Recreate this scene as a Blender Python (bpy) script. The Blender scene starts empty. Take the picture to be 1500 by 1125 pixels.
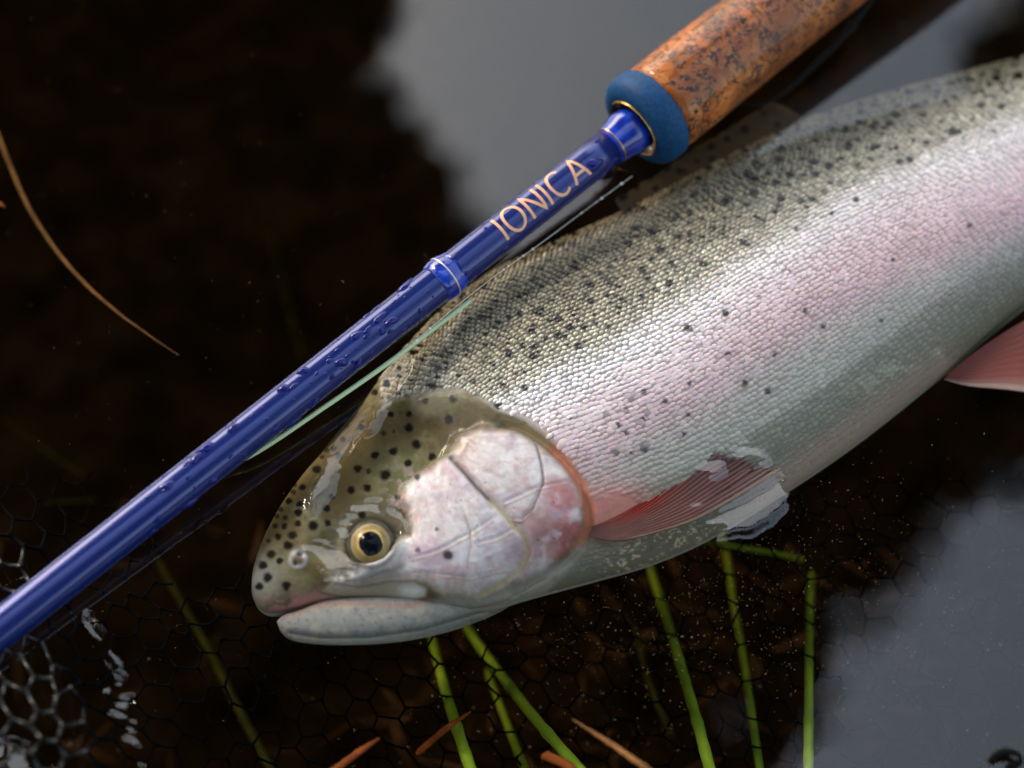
import bpy, math, random
import numpy as np
from mathutils import Vector, Matrix

random.seed(7); RNG = np.random.default_rng(11)
scene = bpy.context.scene
COL = scene.collection

# ------------------------------------------------------------------ camera
PITCH = math.radians(60.0); DIST = 0.40; LENS = 60.0
FPX = 1500.0 * LENS / 36.0
FWD = np.array([0, math.cos(PITCH), -math.sin(PITCH)]); UP = np.array([0, math.sin(PITCH), math.cos(PITCH)]); RIGHT = np.array([1.0, 0, 0])
CAMP = -FWD * DIST
cd = bpy.data.cameras.new('camera'); cam = bpy.data.objects.new('camera', cd); COL.objects.link(cam)
cam.location = CAMP; cam.rotation_euler = (math.pi/2 - PITCH, 0, 0)
cd.lens = LENS; cd.sensor_width = 36; cd.clip_start = 0.02; cd.clip_end = 500
cd.dof.use_dof = True; cd.dof.focus_distance = 0.394; cd.dof.aperture_fstop = 5.6
scene.camera = cam

# ------------------------------------------------------------------ sky and sun
SUN_EL, SUN_AZ = math.radians(40), math.radians(-52)      # azimuth clockwise from +Y
w = bpy.data.worlds.new('World'); scene.world = w; w.use_nodes = True
wn, wl = w.node_tree.nodes, w.node_tree.links
for n in list(wn): wn.remove(n)
wo = wn.new('ShaderNodeOutputWorld'); wb = wn.new('ShaderNodeBackground'); sky = wn.new('ShaderNodeTexSky')
sky.sky_type = 'NISHITA'; sky.sun_disc = False; sky.sun_elevation = SUN_EL; sky.sun_rotation = SUN_AZ
sky.dust_density = 6.0; sky.air_density = 2.0
bw = wn.new('ShaderNodeRGBToBW'); mx = wn.new('ShaderNodeMixRGB'); mx.inputs[0].default_value = 0.3
wl.new(sky.outputs[0], bw.inputs[0]); wl.new(sky.outputs[0], mx.inputs[1]); wl.new(bw.outputs[0], mx.inputs[2])
wl.new(mx.outputs[0], wb.inputs[0]); wb.inputs[1].default_value = 0.15; wl.new(wb.outputs[0], wo.inputs[0])
sd_ = bpy.data.lights.new('sun', 'SUN'); sun = bpy.data.objects.new('sun', sd_); COL.objects.link(sun)
sd_.energy = 0.9; sd_.angle = math.radians(14); sd_.color = (1, .96, .9)
sdir = Vector((math.sin(SUN_AZ)*math.cos(SUN_EL), math.cos(SUN_AZ)*math.cos(SUN_EL), math.sin(SUN_EL)))
sun.rotation_euler = sdir.to_track_quat('Z', 'Y').to_euler(); sun.location = sdir * 5
scene.view_settings.view_transform = 'Standard'; scene.view_settings.look = 'None'
scene.view_settings.gamma = 1.0; scene.view_settings.use_curve_mapping = False
scene.view_settings.exposure = 2.1
scene.cycles.use_denoising = True; scene.cycles.use_adaptive_sampling = False
scene.cycles.max_bounces = 12; scene.cycles.transparent_max_bounces = 16
scene.cycles.caustics_reflective = False; scene.cycles.caustics_refractive = False

# ------------------------------------------------------------------ pixel <-> space helpers
def ray(px, py):
    px = np.asarray(px, float); py = np.asarray(py, float)
    return FWD + RIGHT*((px-750)/FPX)[..., None] + UP*((562.5-py)/FPX)[..., None]
def P(px, py, z=0.0):
    d = ray(px, py); t = (np.asarray(z) - CAMP[2]) / d[..., 2]
    return CAMP + d * t[..., None]
def PD(px, py, depth): return CAMP + ray(px, py) * depth
def project(p):
    r = p - CAMP; dep = r @ FWD
    return 750 + FPX*(r @ RIGHT)/dep, 562.5 - FPX*(r @ UP)/dep
def mirror(px, py):
    d = ray(px, py); d = d/np.linalg.norm(d, axis=-1, keepdims=True); d = d.copy(); d[..., 2] *= -1
    return d

def hash2(ix, iy, s):
    n = np.sin(ix*127.1 + iy*311.7 + s*74.7)*43758.5453
    return n - np.floor(n)
def vnoise(x, y, s=0):
    ix, iy = np.floor(x), np.floor(y); fx, fy = x-ix, y-iy
    fx = fx*fx*(3-2*fx); fy = fy*fy*(3-2*fy)
    a, b, c, d = hash2(ix, iy, s), hash2(ix+1, iy, s), hash2(ix, iy+1, s), hash2(ix+1, iy+1, s)
    return (a*(1-fx)+b*fx)*(1-fy) + (c*(1-fx)+d*fx)*fy
def fbm(x, y, s=0, o=4):
    v = 0; a = .5
    for k in range(o):
        v = v + a*vnoise(x, y, s+k*3.1); x = x*2.03+5.2; y = y*2.03+1.3; a *= .5
    return v / (1-.5**o)
def sstep(a, b, x):
    t = np.clip((x-a)/(b-a), 0, 1); return t*t*(3-2*t)
def line_dist(px, py, pl):
    best = np.full(np.shape(px), 1e9)
    for (x0, y0), (x1, y1) in zip(pl[:-1], pl[1:]):
        dx, dy = x1-x0, y1-y0; L = dx*dx+dy*dy+1e-9
        t = np.clip(((px-x0)*dx+(py-y0)*dy)/L, 0, 1)
        best = np.minimum(best, np.hypot(px-x0-t*dx, py-y0-t*dy))
    return best
def poly_sd(px, py, pg):            # positive inside
    ins = np.zeros(np.shape(px), bool); n = len(pg)
    for i in range(n):
        (x0, y0), (x1, y1) = pg[i], pg[(i+1) % n]
        if y0 == y1: continue
        c = ((y0 > py) != (y1 > py)) & (px < (x1-x0)*(py-y0)/(y1-y0)+x0); ins ^= c
    d = line_dist(px, py, list(pg)+[pg[0]])
    return np.where(ins, d, -d)
def cat(pts, t):                    # Catmull-Rom through pts at parameters t (0..n-1)
    pts = np.asarray(pts, float); n = len(pts); t = np.clip(np.asarray(t, float), 0, n-1-1e-9)
    i = np.floor(t).astype(int); f = (t-i)[..., None]
    g = lambda k: pts[np.clip(k, 0, n-1)]
    p0, p1, p2, p3 = g(i-1), g(i), g(i+1), g(i+2)
    return .5*((2*p1)+(-p0+p2)*f+(2*p0-5*p1+4*p2-p3)*f*f+(-p0+3*p1-3*p2+p3)*f**3)
def lerp1(xs, ys, x): return np.interp(x, xs, ys)
def resample(pts, n, closed=False):
    return cat(pts, np.linspace(0, len(pts)-1, n))

# ------------------------------------------------------------------ object helpers
def tag(o, label=None, cat_=None, group=None, kind=None):
    if label: o['label'] = label
    if cat_: o['category'] = cat_
    if group: o['group'] = group
    if kind: o['kind'] = kind
    return o
def empty(name, loc, label=None, cat_=None, group=None):
    o = bpy.data.objects.new(name, None); COL.objects.link(o); o.location = Vector([float(c) for c in loc]); o.empty_display_size = .02
    return tag(o, label, cat_, group)
def mesh_np(name, V, F, smooth=True):
    V = np.asarray(V, float); me = bpy.data.meshes.new(name)
    if isinstance(F, np.ndarray):
        k = F.shape[1]; me.vertices.add(len(V)); me.vertices.foreach_set('co', V.astype(np.float32).ravel())
        me.loops.add(F.size); me.loops.foreach_set('vertex_index', F.astype(np.int32).ravel())
        me.polygons.add(len(F)); me.polygons.foreach_set('loop_start', np.arange(len(F), dtype=np.int32)*k)
        me.update(calc_edges=True); me.validate()
    else:
        me.from_pydata(V.tolist(), [], F)
    if smooth: me.polygons.foreach_set('use_smooth', np.ones(len(me.polygons), bool))
    me.update(); return me
def obj(name, V, F, mat, parent=None, smooth=True, col=None):
    V = np.asarray(V, float)
    if parent is not None: V = V - np.array(world_loc(parent))
    me = mesh_np(name, V, F, smooth); me.materials.append(mat)
    if col is not None: set_col(me, col)
    o = bpy.data.objects.new(name, me); COL.objects.link(o)
    if parent is not None: o.parent = parent
    return o
def world_loc(o):
    l = Vector(o.location); p = o.parent
    while p is not None: l = l + p.location; p = p.parent
    return l
def set_col(me, col):
    a = me.color_attributes.new('Col', 'FLOAT_COLOR', 'POINT')
    c = np.ones((len(me.vertices), 4), np.float32); c[:, :3] = np.clip(col, 0, 1); a.data.foreach_set('color', c.ravel())
def grid_faces(nu, nv, wrap=False):
    i, j = np.meshgrid(np.arange(nu-1), np.arange(nv if wrap else nv-1), indexing='ij')
    j2 = (j+1) % nv
    return np.stack([i*nv+j, (i+1)*nv+j, (i+1)*nv+j2, i*nv+j2], -1).reshape(-1, 4)
def tube(pts, rad, sides=8, flat=1.0):
    pts = np.asarray(pts, float); n = len(pts); rad = np.broadcast_to(rad, (n,))
    T = np.gradient(pts, axis=0); T /= np.linalg.norm(T, axis=1, keepdims=True)+1e-12
    ref = np.array([0, 0, 1.0]) if abs(T[:, 2]).mean() < .85 else np.array([1.0, 0, 0])
    A = np.cross(T, ref); A /= np.linalg.norm(A, axis=1, keepdims=True); B = np.cross(A, T)
    th = np.linspace(0, 2*np.pi, sides, endpoint=False)
    V = pts[:, None] + rad[:, None, None]*(np.cos(th)[None, :, None]*A[:, None]+flat*np.sin(th)[None, :, None]*B[:, None])
    V = V.reshape(-1, 3); F = grid_faces(n, sides, True).tolist()
    F.append(list(range(sides))[::-1]); F.append([(n-1)*sides+k for k in range(sides)])
    return V, F
def join(parts):
    Vs, Fs, o = [], [], 0
    for V, F in parts:
        Vs.append(V); Fs += [[i+o for i in f] for f in F]; o += len(V)
    return np.concatenate(Vs), Fs

# ------------------------------------------------------------------ materials
def mat(name):
    m = bpy.data.materials.new(name); m.use_nodes = True; nt = m.node_tree
    b = nt.nodes.get('Principled BSDF'); return m, nt, b
def simple(name, color, rough=.6, spec=.4, metal=0, coat=0, noise=0, nscale=300, bump=0, col2=None):
    m, nt, b = mat(name); b.inputs['Base Color'].default_value = (*color, 1); b.inputs['Roughness'].default_value = rough
    b.inputs['Specular IOR Level'].default_value = spec; b.inputs['Metallic'].default_value = metal; b.inputs['Coat Weight'].default_value = coat
    if noise or bump or col2:
        tc = nt.nodes.new('ShaderNodeTexCoord'); n = nt.nodes.new('ShaderNodeTexNoise'); n.inputs['Scale'].default_value = nscale; n.inputs['Detail'].default_value = 5
        nt.links.new(tc.outputs['Object'], n.inputs['Vector'])
        r = nt.nodes.new('ShaderNodeValToRGB'); c2 = col2 or tuple(c*(1-noise) for c in color)
        r.color_ramp.elements[0].color = (*c2, 1); r.color_ramp.elements[1].color = (*color, 1)
        r.color_ramp.elements[0].position = .38; r.color_ramp.elements[1].position = .62
        nt.links.new(n.outputs['Fac'], r.inputs['Fac']); nt.links.new(r.outputs['Color'], b.inputs['Base Color'])
        if bump:
            bp = nt.nodes.new('ShaderNodeBump'); bp.inputs['Strength'].default_value = bump; bp.inputs['Distance'].default_value = .0004
            nt.links.new(n.outputs['Fac'], bp.inputs['Height']); nt.links.new(bp.outputs['Normal'], b.inputs['Normal'])
    return m
def wet(nt, b, spec, coat, rough_out, under=.0):
    # skin below the water line is index-matched: no gloss of its own there
    g = nt.nodes.new('ShaderNodeNewGeometry'); s = nt.nodes.new('ShaderNodeSeparateXYZ'); nt.links.new(g.outputs['Position'], s.inputs[0])
    mr = nt.nodes.new('ShaderNodeMapRange'); mr.inputs['From Min'].default_value = -.0006; mr.inputs['From Max'].default_value = .0005
    nt.links.new(s.outputs['Z'], mr.inputs['Value'])
    for nm, v in (('Specular IOR Level', spec), ('Coat Weight', coat)):
        m = nt.nodes.new('ShaderNodeMath'); m.operation = 'MULTIPLY'; m.inputs[1].default_value = v
        nt.links.new(mr.outputs[0], m.inputs[0]); nt.links.new(m.outputs[0], b.inputs[nm])
    b.inputs['Roughness'].default_value = rough_out
    return mr
def skin_material(name, use_obj=False, spec=.5, coat=.12, rough=.42, bump=.25, metal=0, bscale=900):
    m, nt, b = mat(name)
    if use_obj:
        a = nt.nodes.new('ShaderNodeObjectInfo'); out = a.outputs['Color']
    else:
        a = nt.nodes.new('ShaderNodeAttribute'); a.attribute_name = 'Col'; out = a.outputs['Color']
    nt.links.new(out, b.inputs['Base Color']); b.inputs['Coat Roughness'].default_value = .12; b.inputs['Metallic'].default_value = metal
    wet(nt, b, spec, coat, rough)
    g = nt.nodes.new('ShaderNodeNewGeometry'); n = nt.nodes.new('ShaderNodeTexNoise'); n.inputs['Scale'].default_value = bscale; n.inputs['Detail'].default_value = 4
    nt.links.new(g.outputs['Position'], n.inputs['Vector']); bp = nt.nodes.new('ShaderNodeBump'); bp.inputs['Strength'].default_value = bump; bp.inputs['Distance'].default_value = .0006
    nt.links.new(n.outputs['Fac'], bp.inputs['Height']); nt.links.new(bp.outputs['Normal'], b.inputs['Normal'])
    return m

M_SKIN = skin_material('trout_skin')
M_SCALE = skin_material('trout_scale', spec=.55, coat=.12, rough=.28, bump=.08, metal=.12)
M_SCALE1 = skin_material('trout_scale_single', use_obj=True, spec=.55, coat=.12, rough=.28, bump=.08, metal=.12)
M_FIN = skin_material('trout_fin', spec=.5, coat=.2, rough=.4, bump=.1)

# ------------------------------------------------------------------ ground under the water, and the bank
def graded(lo, hi, step, far, grow=1.22):
    c = list(np.arange(lo, hi+step/2, step)); a = []; x, s = lo, step
    while x > -far: s *= grow; x -= s; a.append(x)
    b = []; x, s = hi, step
    while x < far: s *= grow; x += s; b.append(x)
    return np.array(a[::-1]+c+b)
gx = graded(-.3, .3, .006, 120, 1.18); gy = graded(-.3, .35, .006, 120, 1.18)
X, Y = np.meshgrid(gx, gy, indexing='ij')
Z = -.145 + .02*(fbm(X*22, Y*22, 3)-.5) + .012*(fbm(X*90, Y*90, 4)-.5)
rise = np.maximum(np.clip((-X-1.8)/2.0, 0, 1), np.clip((-Y-2.0)/2.2, 0, 1))
Z = Z + sstep(0, 1, rise)*(.75+.3*fbm(X*.7, Y*.7, 8)) - np.clip((np.hypot(X, Y)-.5)/3, 0, 1)*.6*(1-sstep(0, .4, rise))
V = np.stack([X, Y, Z], -1).reshape(-1, 3)
M_MUD = simple('mud', (.045, .032, .022), .9, .2, noise=.5, nscale=60, bump=.6, col2=(.014, .010, .007))
tag(obj('ground', V, grid_faces(len(gx), len(gy)), M_MUD), kind='structure')

# ------------------------------------------------------------------ water
WATER_PATCHES = [
 [(449,748),(455,715),(478,672),(505,640),(530,615),(547,598),(541,620),(516,655),(500,685),(486,722),(470,738),(458,756)],
 [(543,603),(556,570),(580,542),(604,523),(598,548),(578,580),(566,604),(552,626),(538,640),(533,628)],
 [(429,799),(447,794),(467,791),(478,797),(500,795),(515,808),(524,822),(545,829),(512,837),(478,845),(462,825),(450,812),(436,812)],
 [(500,747),(514,738),(536,733),(558,732),(566,748),(556,753),(540,748),(524,757),(508,756)],
 [(567,733),(580,736),(596,750),(604,768),(600,792),(588,788),(584,765),(572,752)],
 [(492,770),(503,765),(520,772),(512,792),(500,800),(488,790)],
 [(1002,769),(1040,757),(1070,742),(1100,725),(1128,706),(1143,695),(1156,712),(1150,742),(1128,765),(1100,780),(1048,786),(1060,772),(1030,772)],
 [(1070,648),(1092,646),(1112,655),(1126,675),(1121,683),(1098,668),(1078,668)],
 [(1020,668),(1045,664),(1064,675),(1064,690),(1044,702),(1022,690)],
 [(1010,735),(1026,731),(1030,740),(1020,749),(1008,745)],
 [(638,690),(650,658),(664,628),(690,613),(725,617),(738,624),(704,626),(676,636),(660,660),(654,684)],
 [(120,897),(134,903),(150,925),(165,950),(178,975),(184,995),(172,984),(152,962),(138,930)],
 [(148,1002),(168,996),(180,985),(190,1008),(184,1016),(168,1006),(152,1008)],
 [(158,1036),(175,1022),(194,1022),(195,1034),(180,1046),(162,1044)],
 [(166,1050),(186,1054),(204,1064),(202,1082),(184,1078)],
 [(186,1090),(205,1096),(228,1112),(222,1122),(200,1114)],
 [(-20,1084),(20,1084),(42,1096),(56,1135),(-20,1140)],
]
STRIPS = [(2, [(475,815),(500,818)]), ]
wx = graded(-.128, .122, .0008, 130, 1.2); wy = graded(-.125, .125, .0008, 130, 1.2)
X, Y = np.meshgrid(wx, wy, indexing='ij')
V = np.stack([X, Y, np.zeros_like(X)], -1)
near = (np.abs(X) < .2) & (np.abs(Y) < .2)
px, py = project(V[near]); hh = np.zeros(px.shape)
SKYQ = (830.0, -230.0)
rq = mirror(*map(np.array, SKYQ))
for k, pg in enumerate(WATER_PATCHES):
    c = np.mean(pg, axis=0); d0 = ray(c[0], c[1]); d0 = d0/np.linalg.norm(d0)
    n = rq - d0; n /= np.linalg.norm(n); gxs, gys = -n[0]/n[2], -n[1]/n[2]
    sd = poly_sd(px+3*(fbm(px/14, py/14, k)-.5)*2, py+3*(fbm(px/14, py/14, k+50)-.5)*2, pg)
    p0 = P(c[0], c[1])
    ramp = (V[near][:, 0]-p0[0])*gxs + (V[near][:, 1]-p0[1])*gys
    ramp += .00006*(fbm(px/11, py/11, k+9)-.5)
    hh += ramp * sstep(-2.0, 3.0, sd)
hh += .00010*(fbm(px/160, py/160, 77, 3)-.5)
zz = np.zeros_like(X); zz[near] = hh; V[..., 2] = zz
nu, nv = len(wx), len(wy)
Vt = V.reshape(-1, 3); F = grid_faces(nu, nv)
# closed volume: a floor far below the bed and four sides
Vb = Vt.copy(); Vb[:, 2] = -2.5
ring = [i*nv for i in range(nu)] + [(nu-1)*nv+j for j in range(1, nv)] + [i*nv+nv-1 for i in range(nu-2, -1, -1)] + [j for j in range(nv-2, 0, -1)]
ringb = Vt[ring].copy(); ringb[:, 2] = -2.5
o0 = len(Vt); nr = len(ring)
Vall = np.concatenate([Vt, ringb, [[0, 0, -2.5]]])
Fl = [[ring[k], o0+k, o0+(k+1) % nr, ring[(k+1) % nr]] for k in range(nr)]
Fl2 = [[o0+(k+1) % nr, o0+k, o0+nr] for k in range(nr)]
FQ = np.concatenate([F, np.array(Fl)])
M_WATER, nt, b = mat('lake_water'); nt.nodes.remove(b); out = nt.nodes['Material Output']
# Schlick reflectance, the same from above and below
gm = nt.nodes.new('ShaderNodeNewGeometry'); dt = nt.nodes.new('ShaderNodeVectorMath'); dt.operation = 'DOT_PRODUCT'
nt.links.new(gm.outputs['Normal'], dt.inputs[0]); nt.links.new(gm.outputs['Incoming'], dt.inputs[1])
def mth(op, a, b=None):
    m = nt.nodes.new('ShaderNodeMath'); m.operation = op
    for k, v in enumerate((a, b)):
        if v is None: continue
        if isinstance(v, (int, float)): m.inputs[k].default_value = v
        else: nt.links.new(v, m.inputs[k])
    return m.outputs[0]
F0 = .056
fac = mth('ADD', mth('MULTIPLY', mth('POWER', mth('SUBTRACT', 1.0, mth('ABSOLUTE', dt.outputs['Value'])), 5.0), 1-F0), F0)
tr = nt.nodes.new('ShaderNodeBsdfTransparent'); gl = nt.nodes.new('ShaderNodeBsdfGlossy'); gl.inputs['Roughness'].default_value = .0
mix = nt.nodes.new('ShaderNodeMixShader'); nt.links.new(fac, mix.inputs[0]); nt.links.new(tr.outputs[0], mix.inputs[1]); nt.links.new(gl.outputs[0], mix.inputs[2])
nt.links.new(mix.outputs[0], out.inputs['Surface'])
va = nt.nodes.new('ShaderNodeVolumeAbsorption'); va.inputs['Color'].default_value = (.60, .53, .36, 1); va.inputs['Density'].default_value = 15.0
nt.links.new(va.outputs[0], out.inputs['Volume'])
me = bpy.data.meshes.new('water')
me.vertices.add(len(Vall)); me.vertices.foreach_set('co', Vall.astype(np.float32).ravel())
loops = np.concatenate([FQ.ravel(), np.array(Fl2).ravel()]).astype(np.int32)
starts = np.concatenate([np.arange(len(FQ))*4, len(FQ)*4+np.arange(len(Fl2))*3]).astype(np.int32)
me.loops.add(len(loops)); me.loops.foreach_set('vertex_index', loops)
me.polygons.add(len(starts)); me.polygons.foreach_set('loop_start', starts); me.update(calc_edges=True); me.validate()
sm = np.zeros(len(starts), bool); sm[:len(F)] = True; me.polygons.foreach_set('use_smooth', sm)
# make sure faces look outward
me.update()
if me.polygons[len(F)//2].normal.z < 0: me.flip_normals()
me.materials.append(M_WATER)
wobj = bpy.data.objects.new('water', me); COL.objects.link(wobj); tag(wobj, kind='structure')

# ------------------------------------------------------------------ overhanging tree (seen mirrored in the water)
CROWN = [(-900,-420),(420,-420),(560,-260),(605,-120),(572,0),(552,70),(522,130),(545,160),(592,158),(628,205),(658,262),(694,335),(760,410),(870,440),
 (1000,450),(1200,430),(1400,405),(1570,420),(1640,520),(1570,640),(1500,685),(1450,715),(1395,735),(1350,800),(1290,870),(1222,928),(1214,970),(1200,1050),(1158,1130),(1100,1230),(880,1400),(300,1500),(-600,1450),(-1100,900)]
tree = empty('overhanging_tree', (-3.6, 2.4, .5), 'dark leafy tree leaning over the water, seen only as a black reflection', 'tree')
BOUGH = [(1432,70),(1462,25),(1560,-20),(1720,100),(1600,300),(1500,270),(1440,190)]
cl = RNG.uniform([-1100, -420], [1720, 1500], (24000, 2)); sd = np.maximum(poly_sd(cl[:, 0], cl[:, 1], CROWN), poly_sd(cl[:, 0], cl[:, 1], BOUGH))
edge = cl[(sd > 8) & (sd < 60)]; inn = cl[sd >= 60]
cen = np.concatenate([edge[:1500], inn[:4200]])
pts = P(cen[:, 0], cen[:, 1]) + mirror(cen[:, 0], cen[:, 1])*RNG.uniform(4.3, 6.0, (len(cen), 1))
rad = np.concatenate([np.full(len(edge[:1500]), .055), np.full(len(inn[:4200]), .13)])
NL = 14
lp = (pts[:, None] + RNG.normal(0, 1, (len(pts), NL, 3))*rad[:, None, None]*.55).reshape(-1, 3)
d1 = RNG.normal(0, 1, lp.shape); d1 /= np.linalg.norm(d1, axis=1, keepdims=True)
d2 = np.cross(d1, RNG.normal(0, 1, lp.shape)); d2 /= np.linalg.norm(d2, axis=1, keepdims=True)
sz = np.repeat(np.where(rad < .1, .045, .10), NL)[:, None]*RNG.uniform(.7, 1.2, (len(lp), 1))
LV = np.stack([lp-d1*sz, lp+d2*sz*.45, lp+d1*sz, lp-d2*sz*.45], 1).reshape(-1, 3)
LF = np.arange(len(LV)).reshape(-1, 4)
M_LEAF = simple('dark_foliage', (.03, .045, .015), .6, .3, noise=.5, nscale=3)
M_BARK = simple('bark', (.05, .04, .03), .9, .2, noise=.5, nscale=30, bump=.5)
obj('crown', LV, LF, M_LEAF, tree, smooth=False)['kind'] = 'stuff'
tp = lambda x, y, s: (P(np.array(x), np.array(y)) + mirror(np.array(x), np.array(y))*s)
base = np.array([-3.6, 2.4, .4])
trunk_pts = resample([base, base+[.3, .1, 1.2], tp(-700, 300, 5.4)*[1, 1, .75], tp(-450, 500, 5.3), tp(-100, 560, 5.2)], 24)
obj('trunk', *tube(trunk_pts, np.linspace(.26, .10, 24), 10), M_BARK, tree)
for q in ([(-300,540),(100,250),(420,60)], [(-100,560),(500,600),(1000,560),(1350,540)], [(1000,560),(1350,500),(1540,380),(1560,120)], [(-200,540),(200,900),(700,1050),(1000,1000)]):
    lp_ = resample([tp(x, y, 5.15) for x, y in q], 14); obj('limb', *tube(lp_, np.linspace(.09, .03, 14), 8), M_BARK, tree)

# unseen trees added on the near bank to keep skylight off the shallows
def sky_block_tree(x, y, h, r, label):
    t = empty('sky_block_tree', (x, y, .3), label, 'tree', 'unseen trees added to block sky light')
    tp_ = resample([(x, y, .1), (x+.1, y+.05, h*.4), (x-.05, y+.1, h*.95)], 14); obj('trunk', *tube(tp_, np.linspace(.2, .05, 14), 8), M_BARK, t)
    n_ = 4200; c = RNG.normal(0, 1, (n_, 3)); c /= np.linalg.norm(c, axis=1, keepdims=True); c *= RNG.uniform(.35, 1, (n_, 1))**.5
    c = c*[r, r, h*.42]*(1+.25*np.sin(c[:, :1]*5+c[:, 1:2]*4+x)) + [x, y, h*.62]
    a1 = RNG.normal(0, 1, c.shape); a1 /= np.linalg.norm(a1, axis=1, keepdims=True); a2 = np.cross(a1, RNG.normal(0, 1, c.shape)); a2 /= np.linalg.norm(a2, axis=1, keepdims=True)
    z_ = RNG.uniform(.09, .17, (n_, 1)); LV_ = np.stack([c-a1*z_, c+a2*z_*.5, c+a1*z_, c-a2*z_*.5], 1).reshape(-1, 3)
    obj('crown', LV_, np.arange(len(LV_)).reshape(-1, 4), M_LEAF, t, smooth=False)['kind'] = 'stuff'
for x, y, h, r, lab in [(-3.2, -1.8, 7.5, 2.2, 'broad unseen tree added to block sky light, on the corner of the shore'), (-.6, -3.0, 8, 2.3, 'tall unseen tree added to block sky light, straight behind the shallows'), (2.2, -3.2, 7, 2.1, 'rounded unseen tree added to block sky light, at the open end of the shore'), (-5.2, .9, 8.5, 2.3, 'tallest unseen tree added to block sky light, beside the overhanging one')]:
    sky_block_tree(x, y, h, r, lab)

# ------------------------------------------------------------------ trout
trout = empty('rainbow_trout', P(800, 640, -.012), 'speckled rainbow trout with a pink flank stripe lying on its side in shallow water', 'fish')
ST = [((369,866),(371,877)),((371,838),(379,893)),((379,806),(393,903)),((393,770),(413,905)),((413,731),(440,902)),((441,688),(476,896)),((476,640),(530,895)),
 ((515,592),(590,899)),((556,543),(650,908)),((602,495),(720,902)),((658,447),(790,880)),((732,398),(870,858)),((822,357),(960,832)),((922,310),(1050,793)),
 ((1040,246),(1160,726)),((1160,187),(1260,658)),((1290,142),(1370,570)),((1420,107),(1480,476)),((1560,70),(1600,385)),((1700,30),(1730,295)),((1850,-20),(1870,190)),((1990,-75),(2005,92)),((2080,-115),(2092,40))]
KU = np.arange(len(ST))
T_TAB  = [.10,.42,.62,.78,.92,1.05,1.18,1.30,1.42,1.56,1.70,1.84,1.95,2.02,2.05,2.02,1.92,1.78,1.58,1.35,1.08,.85,.70]
ZC_TAB = [-.95,-.95,-.97,-1.0,-1.05,-1.12,-1.2,-1.25,-1.25,-1.22,-1.2,-1.22,-1.27,-1.33,-1.40,-1.45,-1.48,-1.48,-1.45,-1.35,-1.3,-1.3,-1.3]
ROLL_TAB=[0,.05,.1,.18,.26,.36,.42,.42,.32,.10,-.14,-.2,-.2,-.16,-.1,-.05,0,0,0,0,0,0,0]
backp = np.array([s[0] for s in ST], float); bellyp = np.array([s[1] for s in ST], float)
def shape(U, th):
    """point of the smooth body: U station parameter, th 0 (back) .. pi (belly) over the upper flank, negative on the far flank"""
    U = np.asarray(U, float); th = np.asarray(th, float)
    T = lerp1(KU, T_TAB, U)*.01; zc = lerp1(KU, ZC_TAB, U)*.01; rl = lerp1(KU, ROLL_TAB, U)*.01
    b = cat(backp, U); l = cat(bellyp, U)
    B = P(b[..., 0], b[..., 1], zc); L = P(l[..., 0], l[..., 1], zc)
    v = -np.cos(th); s = np.sin(th)
    M = (B+L)/2; H = (L-B)/2
    p = M + H*(v*.955)[..., None]
    p[..., 2] = zc + np.sign(s)*np.abs(s)**.92*T + rl*v*np.where(s > 0, 1, .6)
    return p
# ---- authored features of head and flank (photo pixels on the visible side)
CHEEK = [(662,668),(643,676),(634,690),(620,694),(594,712),(592,728),(600,746),(604,768),(606,782),(586,798),(548,820),(512,842),(489,853),(500,862),(540,856),(585,848),(625,853),(650,872),(700,876),(742,858),(790,840),(824,814),(846,788),(855,765),(852,738),(841,709),(819,680),(786,652),(750,634),(709,630),(675,640)]
PREOP = [(662,672),(680,692),(698,714),(720,736),(739,755),(753,773),(768,788),(774,809),(764,831),(739,853),(702,872)]
OPLINE = [(786,653),(793,681),(796,707),(788,730),(778,752),(764,766),(752,764)]
OPLINE2 = [(739,741),(764,730),(790,718),(838,707)]
GILL = [(735,618),(765,624),(800,648),(830,678),(852,710),(863,742),(864,768),(852,793),(828,820),(795,845),(750,868)]
CHLINES = [[(680,755),(688,775),(690,800),(684,830)],[(600,822),(640,812),(690,786),(722,764)],[(520,858),(560,846),(620,842),(690,850),(740,838)],[(700,800),(730,792),(752,780)],[(800,846),(740,880),(680,896),(600,905)]]
MOUTH = [(402,904),(431,898),(460,888),(497,884),(548,885),(600,888),(632,878)]
MAXIL = [(489,853),(526,860),(570,852),(607,851),(628,862),(624,876),(599,884),(548,878),(497,874),(470,868)]
HEADLINE = [(560,600),(577,588),(607,582),(643,573),(680,576),(709,589),(731,602),(757,611),(790,632),(822,660),(848,695),(862,735),(868,770),(858,800),(838,830),(800,870)]
LAT = [(700,690),(780,650),(860,612),(940,565),(1050,497),(1150,428),(1250,366),(1350,318),(1500,258),(1700,185),(2100,-40)]
latx = np.array([p[0] for p in LAT]); laty = np.array([p[1] for p in LAT])
EYE = (543, 795)
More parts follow.
